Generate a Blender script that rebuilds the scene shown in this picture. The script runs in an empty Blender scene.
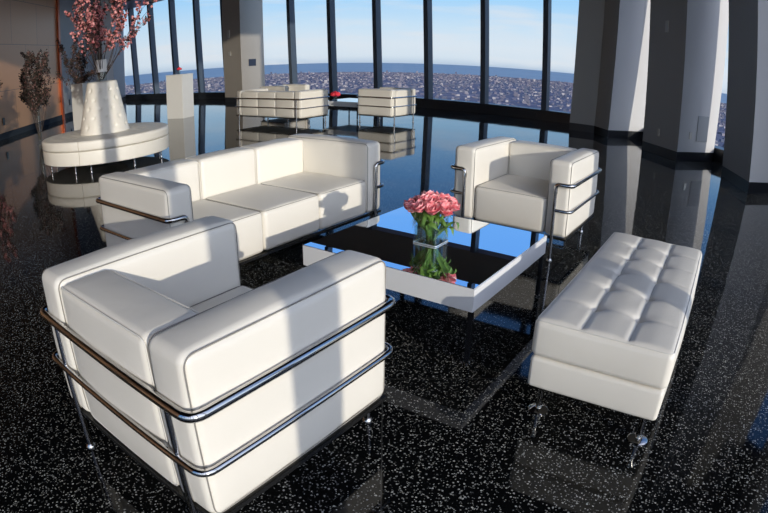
import bpy, bmesh, math, random
from mathutils import Vector, Matrix, noise
random.seed(7)
sc = bpy.context.scene
COL = sc.collection
PI = math.pi

# ------------------------------------------------------------------ helpers
def tag(o, label=None, cat=None, group=None, kind=None):
    if label: o['label'] = label
    if cat: o['category'] = cat
    if group: o['group'] = group
    if kind: o['kind'] = kind
    return o

def empty(name, loc=(0, 0, 0), rz=0.0):
    o = bpy.data.objects.new(name, None)
    o.empty_display_size = 0.1
    COL.objects.link(o)
    o.location = loc
    o.rotation_euler = (0, 0, rz)
    return o

def thing(name, label, cat, loc=(0, 0, 0), rz=0.0, group=None):
    return tag(empty(name, loc, rz), label, cat, group)

def obj(name, bm, m, parent=None, smooth=True, label=None):
    me = bpy.data.meshes.new(name)
    bm.normal_update()
    if smooth:
        for f in bm.faces: f.smooth = True
        for e in bm.edges:
            if len(e.link_faces) == 2:
                try:
                    if e.calc_face_angle() > 0.75: e.smooth = False
                except Exception: pass
    bm.to_mesh(me); bm.free()
    if isinstance(m, (list, tuple)):
        for q in m: me.materials.append(q)
    else: me.materials.append(m)
    o = bpy.data.objects.new(name, me)
    COL.objects.link(o)
    if parent: o.parent = parent
    if label: o['label'] = label
    return o

def copy_tree(o, parent=None):
    c = o.copy(); COL.objects.link(c)
    if parent: c.parent = parent; c.matrix_parent_inverse = o.matrix_parent_inverse.copy()
    for ch in list(o.children): copy_tree(ch, c)
    return c

def box(bm, x0, x1, y0, y1, z0, z1, mi=0):
    v = [bm.verts.new(p) for p in [(x0,y0,z0),(x1,y0,z0),(x1,y1,z0),(x0,y1,z0),(x0,y0,z1),(x1,y0,z1),(x1,y1,z1),(x0,y1,z1)]]
    fs = [(0,3,2,1),(4,5,6,7),(0,1,5,4),(1,2,6,5),(2,3,7,6),(3,0,4,7)]
    for f in fs:
        q = bm.faces.new([v[i] for i in f]); q.material_index = mi

def prism(bm, pts, z0, z1, top=None, mi=0):
    """vertical prism from a ccw outline; top: outline at z1 (defaults to pts)"""
    top = top or pts
    a = [bm.verts.new((p[0], p[1], z0)) for p in pts]
    b = [bm.verts.new((p[0], p[1], z1)) for p in top]
    n = len(pts)
    bm.faces.new(a[::-1]).material_index = mi
    bm.faces.new(b).material_index = mi
    for i in range(n):
        bm.faces.new([a[i], a[(i+1) % n], b[(i+1) % n], b[i]]).material_index = mi

def arclist(h, r, n):
    """coordinates along one axis: finer in the rounded ends; h half size"""
    L = [-h]
    for i in range(1, n+1): L.append(-h + r*i/n)
    m = max(2, int((2*h-2*r)/0.06))
    for i in range(1, m): L.append(-h+r + (2*h-2*r)*i/m)
    L.append(h-r)
    for i in range(1, n+1): L.append(h-r + r*i/n)
    out = []
    for q in L:
        if not out or q-out[-1] > 1e-5: out.append(q)
    return out

def cushion(bm, c, s, r=0.03, crown=(0, 0, 0), nz=0.0, seed=0):
    """soft rounded box, centre c, size s, corner radius r, crown = bulge on each axis' faces"""
    hx, hy, hz = s[0]/2, s[1]/2, s[2]/2
    r = min(r, hx*.95, hy*.95, hz*.95)
    X, Y, Z = arclist(hx, r, 4), arclist(hy, r, 4), arclist(hz, r, 4)
    vs = {}
    def vert(p):
        k = (round(p[0], 5), round(p[1], 5), round(p[2], 5))
        if k in vs: return vs[k]
        q = Vector(p)
        inner = Vector((max(-hx+r, min(hx-r, q.x)), max(-hy+r, min(hy-r, q.y)), max(-hz+r, min(hz-r, q.z))))
        d = q-inner
        # on a face of the cube: remap to the sphere evenly
        if d.length > 1e-9:
            e = Vector([math.tan(max(-1, min(1, t/r))*PI/4) if r else 0 for t in d])
            e.normalize()
            n_ = e
        else: n_ = Vector((0, 0, 1))
        p2 = inner+n_*r
        fx = 1-(q.x/hx)**2; fy = 1-(q.y/hy)**2; fz = 1-(q.z/hz)**2
        p2.z += math.copysign(crown[2]*fx*fy, q.z) if abs(q.z) > hz-r*.999 else 0
        p2.x += math.copysign(crown[0]*fy*fz, q.x) if abs(q.x) > hx-r*.999 else 0
        p2.y += math.copysign(crown[1]*fx*fz, q.y) if abs(q.y) > hy-r*.999 else 0
        if nz:
            p2 += n_*nz*noise.noise(Vector((q.x*7+seed, q.y*7, q.z*7)))
        v = bm.verts.new((p2.x+c[0], p2.y+c[1], p2.z+c[2])); vs[k] = v
        return v
    def grid(A, B, f, flip):
        for i in range(len(A)-1):
            for j in range(len(B)-1):
                q = [vert(f(A[i], B[j])), vert(f(A[i+1], B[j])), vert(f(A[i+1], B[j+1])), vert(f(A[i], B[j+1]))]
                if flip: q = q[::-1]
                try: bm.faces.new(q)
                except ValueError: pass
    grid(X, Y, lambda a, b: (a, b, hz), False); grid(X, Y, lambda a, b: (a, b, -hz), True)
    grid(Y, Z, lambda a, b: (hx, a, b), False); grid(Y, Z, lambda a, b: (-hx, a, b), True)
    grid(X, Z, lambda a, b: (a, hy, b), True); grid(X, Z, lambda a, b: (a, -hy, b), False)

def tube(bm, pts, r, seg=8, closed=False, taper=None):
    pts = [Vector(p) for p in pts]; n = len(pts); rings = []
    up = None
    for i, p in enumerate(pts):
        if closed: t = pts[(i+1) % n]-pts[i-1]
        else: t = pts[min(i+1, n-1)]-pts[max(i-1, 0)]
        t.normalize()
        if up is None: up = t.orthogonal().normalized()
        up = (up-t*up.dot(t))
        if up.length < 1e-6: up = t.orthogonal()
        up.normalize(); s = t.cross(up)
        rr = r if taper is None else r*(1+(taper-1)*i/(n-1))
        rings.append([bm.verts.new(p+up*rr*math.cos(2*PI*k/seg)+s*rr*math.sin(2*PI*k/seg)) for k in range(seg)])
    m = n if closed else n-1
    if closed:
        # choose the twist that joins last ring to first best
        best = min(range(seg), key=lambda k: (rings[-1][0].co-rings[0][k].co).length)
        rings.append(rings[0][best:]+rings[0][:best])
    for i in range(m):
        a, b = rings[i], rings[i+1]
        for k in range(seg):
            try: bm.faces.new([a[k], a[(k+1) % seg], b[(k+1) % seg], b[k]])
            except ValueError: pass
    if not closed:
        bm.faces.new(rings[0][::-1]); bm.faces.new(rings[-1])

def fillet(pts, r, n=5, closed=False):
    """round the corners of a polyline"""
    P = [Vector(p) for p in pts]; out = []
    N = len(P)
    for i in range(N):
        if not closed and (i == 0 or i == N-1): out.append(P[i]); continue
        a, b, c = P[i-1], P[i], P[(i+1) % N]
        u = (a-b); v = (c-b); rr = min(r, u.length*.49, v.length*.49)
        p0 = b+u.normalized()*rr; p1 = b+v.normalized()*rr
        for k in range(n+1):
            t = k/n
            out.append((1-t)**2*p0+2*t*(1-t)*b+t*t*p1)
    return out

def lathe(bm, prof, seg=32, c=(0, 0)):
    rings = []
    for r, z in prof:
        if r < 1e-5: rings.append([bm.verts.new((c[0], c[1], z))])
        else: rings.append([bm.verts.new((c[0]+r*math.cos(2*PI*k/seg), c[1]+r*math.sin(2*PI*k/seg), z)) for k in range(seg)])
    for a, b in zip(rings[:-1], rings[1:]):
        if len(a) == 1 and len(b) == 1: continue
        for k in range(seg):
            k2 = (k+1) % seg
            if len(a) == 1: bm.faces.new([a[0], b[k2], b[k]][::-1])
            elif len(b) == 1: bm.faces.new([a[k], a[k2], b[0]])
            else: bm.faces.new([a[k], a[k2], b[k2], b[k]])

# ------------------------------------------------------------------ materials
def newmat(name):
    m = bpy.data.materials.new(name); m.use_nodes = True
    nt = m.node_tree; return m, nt, nt.nodes, nt.links, nt.nodes['Principled BSDF']

def mat(name, col, rough=0.5, metal=0.0, var=0.05, scale=8, bump=0.0, bscale=60, coat=0, ior=1.5, spec=None, aniso=0):
    m, nt, N, L, B = newmat(name)
    tc = N.new('ShaderNodeTexCoord')
    nz = N.new('ShaderNodeTexNoise'); nz.inputs['Scale'].default_value = scale; nz.inputs['Detail'].default_value = 4
    L.new(tc.outputs['Object'], nz.inputs['Vector'])
    mr = N.new('ShaderNodeMapRange'); L.new(nz.outputs['Fac'], mr.inputs['Value'])
    mr.inputs['To Min'].default_value = 1-var; mr.inputs['To Max'].default_value = 1+var
    mx = N.new('ShaderNodeVectorMath'); mx.operation = 'SCALE'
    mx.inputs[0].default_value = col; L.new(mr.outputs['Result'], mx.inputs['Scale'])
    L.new(mx.outputs['Vector'], B.inputs['Base Color'])
    B.inputs['Roughness'].default_value = rough; B.inputs['Metallic'].default_value = metal
    B.inputs['IOR'].default_value = ior
    B.inputs['Coat Weight'].default_value = coat
    if bump:
        n2 = N.new('ShaderNodeTexNoise'); n2.inputs['Scale'].default_value = bscale; n2.inputs['Detail'].default_value = 3
        L.new(tc.outputs['Object'], n2.inputs['Vector'])
        bp = N.new('ShaderNodeBump'); bp.inputs['Strength'].default_value = bump; bp.inputs['Distance'].default_value = 0.01
        L.new(n2.outputs['Fac'], bp.inputs['Height']); L.new(bp.outputs['Normal'], B.inputs['Normal'])
    return m

M = {}
M['leather'] = mat('white leather', (.76, .715, .63), .42, var=.03, scale=3, bump=.12, bscale=14)
M['seam'] = mat('stitched seam', (.27, .25, .22), .6)
M['piping'] = mat('pale seam', (.70, .67, .61), .5)
M['chrome'] = mat('polished chrome tube', (.56, .545, .53), .09, 1.0, var=.02)
M['darkmetal'] = mat('dark metal rail', (.06, .06, .06), .25, .8)
M['lacquer'] = mat('white lacquer', (.80, .80, .80), .22, var=.01)
M['mirror'] = mat('mirror glass', (.88, .92, .96), .004, 1.0, var=.0)
M['black'] = mat('black lacquered metal', (.012, .012, .014), .25)
M['mullion'] = mat('blue grey painted mullion', (.060, .082, .11), .45, .1)
M['spandrel'] = mat('black spandrel panel', (.13, .13, .125), .6)
M['sill'] = mat('black base cabinet', (.014, .016, .02), .35)
M['grille'] = mat('dark grille', (.03, .032, .036), .5, .4)
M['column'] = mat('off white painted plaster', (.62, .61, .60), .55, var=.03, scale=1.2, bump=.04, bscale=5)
M['columnshade'] = mat('plaster with painted shade', (.40, .395, .37), .5, var=.04, scale=.8)  # darker copy of the column paint: shade put into the colour of some faces
M['farcol'] = mat('brushed beige column', (.42, .38, .33), .32, .35, var=.08, scale=1.5)
M['ceiling'] = mat('dark ceiling', (.03, .03, .032), .8)
M['backwall'] = mat('grey painted wall', (.30, .29, .28), .7)
M['plate'] = mat('switch plate metal', (.55, .53, .48), .3, .5)
M['panel'] = mat('access panel grey', (.42, .43, .43), .5)
M['sign'] = mat('navy sign', (.02, .03, .06), .3)
M['bark'] = mat('dark bark', (.05, .032, .022), .8, var=.3, scale=30)
M['stem'] = mat('green stem', (.08, .16, .03), .5, var=.2, scale=20)
M['leaf'] = mat('tulip leaf', (.10, .20, .035), .4, var=.35, scale=18)
M['twigleaf'] = mat('dark foliage', (.028, .022, .016), .7, var=.4, scale=20)
M['red'] = mat('red petals', (.75, .03, .05), .5)
M['pedestal'] = mat('white pedestal paint', (.66, .65, .62), .45, var=.02)
M['navy'] = mat('navy skirting', (.010, .018, .028), .9)
M['orange'] = mat('copper edge strip', (.34, .07, .02), .3, .5)
M['vasewhite'] = mat('white ceramic band', (.8, .78, .75), .3)

def petal_mat(name, c0, c1):
    m, nt, N, L, B = newmat(name)
    tc = N.new('ShaderNodeTexCoord'); nz = N.new('ShaderNodeTexNoise'); nz.inputs['Scale'].default_value = 45
    L.new(tc.outputs['Object'], nz.inputs['Vector'])
    cr = N.new('ShaderNodeValToRGB'); cr.color_ramp.elements[0].position = .38; cr.color_ramp.elements[1].position = .66
    cr.color_ramp.elements[0].color = (*c0, 1); cr.color_ramp.elements[1].color = (*c1, 1)
    L.new(nz.outputs['Fac'], cr.inputs['Fac']); L.new(cr.outputs['Color'], B.inputs['Base Color'])
    B.inputs['Roughness'].default_value = .5
    B.inputs['Subsurface Weight'].default_value = .0
    return m
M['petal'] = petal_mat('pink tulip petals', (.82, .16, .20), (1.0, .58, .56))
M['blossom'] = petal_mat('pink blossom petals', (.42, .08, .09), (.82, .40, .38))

def glass_mat(name, tint=(1, 1, 1), refl=.9):
    """clear pane: lets light straight through and mirrors by Fresnel"""
    m, nt, N, L, B = newmat(name)
    N.remove(B); out = N['Material Output']
    tr = N.new('ShaderNodeBsdfTransparent'); tr.inputs['Color'].default_value = (*tint, 1)
    gl = N.new('ShaderNodeBsdfGlossy'); gl.inputs['Roughness'].default_value = 0.0
    gl.inputs['Color'].default_value = (refl, refl, refl, 1)
    fr = N.new('ShaderNodeFresnel'); fr.inputs['IOR'].default_value = 1.45
    mx = N.new('ShaderNodeMixShader')
    ge = N.new('ShaderNodeNewGeometry'); im = N.new('ShaderNodeMapRange'); im.inputs['To Min'].default_value = 1.45; im.inputs['To Max'].default_value = 1/1.45
    L.new(ge.outputs['Backfacing'], im.inputs['Value']); L.new(im.outputs['Result'], fr.inputs['IOR'])
    L.new(fr.outputs['Fac'], mx.inputs['Fac']); L.new(tr.outputs[0], mx.inputs[1]); L.new(gl.outputs[0], mx.inputs[2])
    L.new(mx.outputs[0], out.inputs['Surface'])
    return m
M['pane'] = glass_mat('window glass', (.97, .985, 1.0), .55)
M['vaseglass'] = glass_mat('vase glass', (.95, .98, .97), .8)
M['edgeglint'] = mat('glint drawn on glass edge', (.75, .80, .82), .08, .6, var=.1, scale=40)  # opaque pale tone that paints the glints along the vase edges
M['water'] = glass_mat('vase water', (.90, .95, .90), .8)

# black terrazzo floor with pale chips and thin joints
def floor_mat():
    m, nt, N, L, B = newmat('black terrazzo')
    tc = N.new('ShaderNodeTexCoord')
    def chips(scale, keep, size, seedz):
        mp = N.new('ShaderNodeMapping'); mp.inputs['Location'].default_value = (seedz, seedz*2, 0)
        L.new(tc.outputs['Object'], mp.inputs['Vector'])
        v = N.new('ShaderNodeTexVoronoi'); v.voronoi_dimensions = '2D'; v.inputs['Scale'].default_value = scale
        L.new(mp.outputs['Vector'], v.inputs['Vector'])
        lt = N.new('ShaderNodeMath'); lt.operation = 'LESS_THAN'; lt.inputs[1].default_value = size
        L.new(v.outputs['Distance'], lt.inputs[0])
        sp = N.new('ShaderNodeSeparateColor'); L.new(v.outputs['Color'], sp.inputs['Color'])
        g = N.new('ShaderNodeMath'); g.operation = 'GREATER_THAN'; g.inputs[1].default_value = 1-keep
        L.new(sp.outputs['Red'], g.inputs[0])
        a = N.new('ShaderNodeMath'); a.operation = 'MULTIPLY'; L.new(lt.outputs[0], a.inputs[0]); L.new(g.outputs[0], a.inputs[1])
        b = N.new('ShaderNodeMath'); b.operation = 'MULTIPLY'; L.new(a.outputs[0], b.inputs[0]); L.new(sp.outputs['Green'], b.inputs[1])
        return b
    a = chips(95, .18, .33, 0); b = chips(170, .17, .36, 3.3)
    mx = N.new('ShaderNodeMath'); mx.operation = 'MAXIMUM'; L.new(a.outputs[0], mx.inputs[0]); L.new(b.outputs[0], mx.inputs[1])
    cr = N.new('ShaderNodeValToRGB')
    cr.color_ramp.elements[0].color = (.0035, .0038, .004, 1); cr.color_ramp.elements[1].color = (.44, .44, .40, 1)
    cr.color_ramp.elements[0].position = 0.0; cr.color_ramp.elements[1].position = 1.0
    L.new(mx.outputs[0], cr.inputs['Fac'])
    # joints: a 2.4 m grid of thin grey lines
    br = N.new('ShaderNodeTexBrick'); br.offset = 0; br.inputs['Scale'].default_value = 1
    br.inputs['Brick Width'].default_value = 3.09; br.inputs['Row Height'].default_value = 3.09
    br.inputs['Mortar Size'].default_value = .0025; br.inputs['Mortar Smooth'].default_value = .2
    mp = N.new('ShaderNodeMapping'); mp.inputs['Rotation'].default_value = (0, 0, math.radians(-34.6)); mp.inputs['Location'].default_value = (0, 1.12, 0)
    L.new(tc.outputs['Object'], mp.inputs['Vector']); L.new(mp.outputs['Vector'], br.inputs['Vector'])
    mc = N.new('ShaderNodeMix'); mc.data_type = 'RGBA'
    L.new(br.outputs['Fac'], mc.inputs['Factor']); L.new(cr.outputs['Color'], mc.inputs[6]); mc.inputs[7].default_value = (.035, .035, .033, 1)
    L.new(mc.outputs[2], B.inputs['Base Color'])
    B.inputs['Roughness'].default_value = .045
    B.inputs['IOR'].default_value = 1.36
    nz = N.new('ShaderNodeTexNoise'); nz.inputs['Scale'].default_value = 1.6; nz.inputs['Detail'].default_value = 2
    L.new(tc.outputs['Object'], nz.inputs['Vector'])
    bp = N.new('ShaderNodeBump'); bp.inputs['Strength'].default_value = .05; bp.inputs['Distance'].default_value = .03
    L.new(nz.outputs['Fac'], bp.inputs['Height']); L.new(bp.outputs['Normal'], B.inputs['Normal'])
    return m
M['floor'] = floor_mat()

# bronze cladding of the core wall: large panels with slightly different tone
def bronze_mat():
    m, nt, N, L, B = newmat('bronze cladding')
    tc = N.new('ShaderNodeTexCoord')
    br = N.new('ShaderNodeTexBrick'); br.offset = .5; br.inputs['Scale'].default_value = 1
    br.inputs['Brick Width'].default_value = 1.6; br.inputs['Row Height'].default_value = 1.15
    br.inputs['Mortar Size'].default_value = .006
    br.inputs['Color1'].default_value = (.52, .27, .13, 1); br.inputs['Color2'].default_value = (.46, .235, .12, 1)
    br.inputs['Mortar'].default_value = (.08, .06, .05, 1)
    L.new(tc.outputs['UV'], br.inputs['Vector'])
    L.new(br.outputs['Color'], B.inputs['Base Color'])
    B.inputs['Metallic'].default_value = .25; B.inputs['Roughness'].default_value = .32
    return m
M['bronze'] = bronze_mat()
M['greywall'] = mat('grey satin wall', (.27, .26, .255), .45, .1, var=.05, scale=.5)

# ------------------------------------------------------------------ camera (panoramic model of the wide lens)
cam_d = bpy.data.cameras.new('camera'); cam = bpy.data.objects.new('camera', cam_d); COL.objects.link(cam)
sc.camera = cam
cam_d.type = 'PANO'
try: cy = cam_d.cycles
except Exception: cy = None
PK = [0.0, 0.037319937027058055, -2.3819578806949022e-05, 1.1334530761440732e-05, -4.068283388047399e-07]
cam_d.panorama_type = 'FISHEYE_LENS_POLYNOMIAL' if hasattr(cam_d, 'panorama_type') else None
CY = cam_d if hasattr(cam_d, 'fisheye_polynomial_k0') else cy
if CY is cy and cy is not None: cy.panorama_type = 'FISHEYE_LENS_POLYNOMIAL'
for i, k in enumerate(PK): setattr(CY, 'fisheye_polynomial_k%d' % i, -k)
CY.fisheye_fov = math.radians(179)
cam_d.sensor_fit = 'HORIZONTAL'
cam_d.sensor_width = 36; cam_d.sensor_height = 24.05
cam_d.clip_start = .02; cam_d.clip_end = 100000
PITCH, ROLL, HC, HEAD = 0.35007220881766227, -0.011626522575509073, 1.249, math.radians(34.6)
c_, s_ = math.cos(PITCH), math.sin(PITCH); cr_, sr_ = math.cos(ROLL), math.sin(ROLL)
Fw = Vector((0, c_, -s_)); R_ = Vector((cr_, -sr_*s_, -sr_*c_)); U_ = Vector((sr_, cr_*s_, cr_*c_))
Rm = Matrix.Rotation(HEAD, 3, 'Z')
Fw, R_, U_ = Rm@Fw, Rm@R_, Rm@U_
mw = Matrix.Identity(4)
for i in range(3):
    mw[i][0] = R_[i]; mw[i][1] = U_[i]; mw[i][2] = -Fw[i]
mw[2][3] = HC
cam.matrix_world = mw

# ------------------------------------------------------------------ room (x along the far window wall, y out towards it)
YF = 12.4         # far window wall
XR = 1.9          # sunny window wall
CH = 9.85         # chamfer line x+y
CL = -9.85        # core wall line x+y
YB = -6.0
ZC = 7.0
def struct(name, bm, m, parent=None, smooth=False):
    o = obj(name, bm, m, parent, smooth)
    if not parent: o['kind'] = 'structure'
    return o
outline = [(CL-YF, YF), (CL-YB, YB), (XR, YB), (XR, CH-XR), (CH-YF, YF)]
ol_out = [(CL-YF-.5, YF+.6), (CL-YB-.8, YB-.3), (XR+.5, YB-.3), (XR+.5, CH-XR+.4), (CH-YF+.4, YF+.6)]
bm = bmesh.new(); prism(bm, ol_out, -.3, 0); struct('floor', bm, M['floor'])
bm = bmesh.new(); prism(bm, ol_out, ZC, ZC+.3); struct('ceiling', bm, M['ceiling'])

DX = 1.545
# far window wall: base cabinet, mullions, panes
bm = bmesh.new(); box(bm, CL-YF+.05, CH-YF+.1, YF-.02, YF+.3, 0, .235); struct('wall_far', bm, M['sill'])
bm = bmesh.new()
for k in range(13):
    x = -4.11-DX*k
    if -14.4 < x-.7 < -12.8: continue
    for i in range(1):
        box(bm, x-1.3, x-.25, YF-.03, YF-.018, .07, .17)
struct('trim_1', bm, M['grille'])
bm = bmesh.new(); box(bm, CL-YF+.05, CH-YF+.2, YF-.02, YF+.3, 4.23, 5.08); struct('wall_far_band', bm, M['spandrel'])
bm = bmesh.new(); box(bm, CL-YF+.05, CH-YF+.2, YF-.02, YF+.3, 6.8, 7.0); struct('wall_far_head', bm, M['spandrel'])
def lean(x): return .008+max(0, -x-4)*.0068
ntrim = 2; nwin = 1
xs = []
for k in range(12):
    x = -4.11-DX*k
    if k == 6: continue       # hidden in the column
    bm = bmesh.new(); l = lean(x)
    def sec(z, x=x, l=l): 
        c = x-.06-l*(z-.235); return [(c-.062, YF-.10), (c+.062, YF-.10), (c+.062, YF+.13), (c-.062, YF+.13)]
    prism(bm, sec(.235), .235, 4.23, sec(4.23)); prism(bm, sec(5.08), 5.08, 6.8, sec(6.8))
    struct('trim_%d' % ntrim, bm, M['mullion']); ntrim += 1
edges = [CH-YF]+[-4.11-DX*k for k in range(12)]+[CL-YF+.1]
def quad(bm, a, b, c, d): bm.faces.new([bm.verts.new(p) for p in (a, b, c, d)])
def pane(x0, x1, z0, z1):
    global nwin
    bm = bmesh.new()
    l0, l1 = lean(x0), lean(x1)
    quad(bm, (x0-l0*(z0-.2), YF+.06, z0), (x1-l1*(z0-.2), YF+.06, z0), (x1-l1*(z1-.2), YF+.06, z1), (x0-l0*(z1-.2), YF+.06, z1))
    struct('window_%d' % nwin, bm, M['pane']); nwin += 1
for a, b in zip(edges[:-1], edges[1:]):
    pane(b, a, .235, 4.23); pane(b, a, 5.08, 6.8)

# sunny window wall on the right and behind (x = XR)
bm = bmesh.new(); box(bm, XR-.02, XR+.3, YB, CH-XR+.1, 0, .235); struct('wall_right', bm, M['sill'])
bm = bmesh.new(); box(bm, XR-.02, XR+.3, YB, CH-XR+.1, 5.6, 7.0); struct('wall_right_head', bm, M['spandrel'])
ys = [-.205+DX*k for k in range(-3, 6)]
for y in ys:
    bm = bmesh.new(); box(bm, XR-.03, XR+.13, y-.07, y+.07, .235, 5.6); struct('trim_%d' % ntrim, bm, M['mullion']); ntrim += 1
for a, b in zip([YB]+ys, ys+[CH-XR]):
    bm = bmesh.new(); quad(bm, (XR+.08, a, .235), (XR+.08, b, .235), (XR+.08, b, 5.6), (XR+.08, a, 5.6)); struct('window_%d' % nwin, bm, M['pane']); nwin += 1
# unseen back wall, glazed to bring in more ambient light
bm = bmesh.new(); box(bm, CL-YB-.6, XR+.4, YB-.3, YB, 0, .235); struct('wall_back', bm, M['sill'])
bm = bmesh.new(); box(bm, CL-YB-.6, XR+.4, YB-.3, YB, 5.6, ZC); struct('wall_back_head', bm, M['spandrel'])
xb = [CL-YB+.4+DX*k for k in range(4)]
for x in xb:
    bm = bmesh.new(); box(bm, x-.07, x+.07, YB-.16, YB, .235, 5.6); struct('trim_%d' % ntrim, bm, M['mullion']); ntrim += 1
for a, b in zip([CL-YB-.1]+xb, xb+[XR+.1]):
    bm = bmesh.new(); quad(bm, (a, YB-.1, .235), (b, YB-.1, .235), (b, YB-.1, 5.6), (a, YB-.1, 5.6)); struct('window_%d' % nwin, bm, M['pane']); nwin += 1

# chamfer with tapering columns and narrow windows between them
def perp(p, d): return (p[0]+d*.7071, p[1]+d*.7071)
bm = bmesh.new(); a0 = (CH-YF-.2, YF+.2); a1 = (XR+.2, CH-XR-.2)
prism(bm, [perp((CH-YF, YF), -.02), perp((XR, CH-XR), -.02), perp((XR, CH-XR), .3), perp((CH-YF, YF), .3)], 0, .235); struct('wall_corner', bm, M['sill'])
bm = bmesh.new(); prism(bm, [perp((CH-YF, YF), -.02), perp((XR, CH-XR), -.02), perp((XR, CH-XR), .3), perp((CH-YF, YF), .3)], 4.23, 7.0); struct('wall_corner_head', bm, M['spandrel'])
bm = bmesh.new(); quad(bm, (CH-YF+.07, YF+.07, .235), (XR+.07, CH-XR+.07, .235), (XR+.07, CH-XR+.07, 4.23), (CH-YF+.07, YF+.07, 4.23)); struct('window_%d' % nwin, bm, M['pane']); nwin += 1

def column(name, label, pts, faces, lx, ly, extra={}):
    """pts: room side outline (visible), closed by two points on the window line; faces: material per visible side"""
    n = len(pts)
    t = thing(name, label, 'column', (0, 0, 0))
    bm = bmesh.new(); prism(bm, pts, 0, .15); obj('plinth', bm, M['sill'], t, False)
    bm = bmesh.new()
    top = [(p[0]+(lx+extra.get(i, 0))*(7-.15), p[1]+(ly+extra.get(i, 0))*(7-.15)) for i, p in enumerate(pts)]
    a = [bm.verts.new((p[0], p[1], .15)) for p in pts]; b = [bm.verts.new((p[0], p[1], 7)) for p in top]
    bm.faces.new(a[::-1]); bm.faces.new(b)
    for i in range(n):
        f = bm.faces.new([a[i], a[(i+1) % n], b[(i+1) % n], b[i]])
        f.material_index = faces[i] if i < len(faces) else 0
    obj('shaft', bm, [M['column'], M['columnshade']], t, False)
    return t
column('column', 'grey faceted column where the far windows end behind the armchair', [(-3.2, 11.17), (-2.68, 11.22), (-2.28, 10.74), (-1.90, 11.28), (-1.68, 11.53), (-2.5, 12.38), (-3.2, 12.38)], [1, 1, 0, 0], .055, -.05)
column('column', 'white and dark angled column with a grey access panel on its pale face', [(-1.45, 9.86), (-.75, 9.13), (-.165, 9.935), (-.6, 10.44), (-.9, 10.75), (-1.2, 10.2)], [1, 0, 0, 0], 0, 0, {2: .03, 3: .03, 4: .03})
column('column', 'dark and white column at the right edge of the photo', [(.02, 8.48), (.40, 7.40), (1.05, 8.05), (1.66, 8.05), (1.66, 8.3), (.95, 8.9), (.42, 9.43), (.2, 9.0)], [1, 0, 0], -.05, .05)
column('column', 'unseen slab added to keep the sun off the right-hand column', [(1.70, 6.85), (1.87, 6.85), (1.87, 7.8), (1.70, 7.8)], [1, 1, 0], 0, 0)  # added out of view to block sun from the neighbouring pale face

# far column in front of the window wall
t = thing('column', 'tall beige square column standing before the far windows', 'column', (0, 0, 0))
bm = bmesh.new(); box(bm, -13.95, -13.1, 11.4, 12.36, 0, .15); obj('plinth', bm, M['sill'], t, False)
bm = bmesh.new(); prism(bm, [(-13.95, 11.4), (-13.1, 11.4), (-13.1, 12.36), (-13.95, 12.36)], .15, 7, [(-14.25, 11.4), (-13.4, 11.4), (-13.4, 12.36), (-14.25, 12.36)])
obj('shaft', bm, M['farcol'], t, False)
def plate_on(name, label, cat, P, nrm, w, h, m, d=.012, group=None):
    """flat plate centred at P on a wall with outward horizontal normal nrm"""
    rz = math.atan2(nrm[1], nrm[0])+PI/2
    bm = bmesh.new(); box(bm, -w/2, w/2, -d, .0, -h/2, h/2)
    bmesh.ops.bevel(bm, geom=bm.edges[:], offset=min(d*.3, .003), segments=1, affect='EDGES')
    t = thing(name, label, cat, P, rz, group)
    obj('plate', bm, m, t, False)
    return t

# core wall on the left, x+y = CL, bronze clad then grey
def corewall(name, p0, p1, m, z0=0, z1=ZC, th=.3):
    bm = bmesh.new()
    d = Vector((p1[0]-p0[0], p1[1]-p0[1], 0)); L_ = d.length; nrm = Vector((-.7071, -.7071, 0))*th
    v = [Vector((*p0, z0)), Vector((*p1, z0)), Vector((*p1, z1)), Vector((*p0, z1))]
    a = [bm.verts.new(q) for q in v]; b = [bm.verts.new(q+nrm) for q in v]
    uvl = bm.loops.layers.uv.new('UVMap')
    f = bm.faces.new(a[::-1]); 
    for lp in f.loops:
        i = a.index(lp.vert); lp[uvl].uv = [(0, z0), (L_, z0), (L_, z1), (0, z1)][i]
    bm.faces.new(b)
    for i in range(4): bm.faces.new([a[i], a[(i+1) % 4], b[(i+1) % 4], b[i]])
    bmesh.ops.recalc_face_normals(bm, faces=bm.faces[:])
    return struct(name, bm, m)
SX = -16.82
corewall('wall_left', (CL-YB, YB), (SX, CL-SX), M['bronze'])
corewall('wall_left_far', (SX, CL-SX), (CL-YF, YF), M['greywall'])
corewall('baseboard_left', (CL-YB+.04, YB+.0), (CL-YF+.04, YF), M['navy'], 0, .15, .07)
bm = bmesh.new()
prism(bm, [(SX+.02-.05, CL-SX+.07+.05), (SX+.02+.05, CL-SX+.07-.05), (SX-.07+.05, CL-SX-.02-.05), (SX-.07-.05, CL-SX-.02+.05)][::-1], .0, ZC); 
bmesh.ops.recalc_face_normals(bm, faces=bm.faces[:]); struct('trim_%d' % ntrim, bm, M['orange']); ntrim += 1
# soffit in the far left corner
bm = bmesh.new(); prism(bm, [(CL-YF+.2, YF-.02), (CL-YF+1.75, YF-1.5), (-17.6, YF-1.5), (-17.6, YF-.02)], 3.95, ZC); struct('ceiling_soffit', bm, M['farcol'])
# grey pillar beside the core wall
t = thing('column', 'slim two-toned pillar beside the grey wall behind the tall blossoms', 'column', (-19.62, 10.12, 0))
bm = bmesh.new(); box(bm, -.25, .2, -.25, .2, 0, ZC); obj('shaft', bm, M['column'], t, False)

# ------------------------------------------------------------------ seating
def face_loop(x, y0, y1, z0, z1, r, n=6):
    P = fillet([(x, y0, z0), (x, y1, z0), (x, y1, z1), (x, y0, z1)], r, n, closed=True)
    return P

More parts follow.
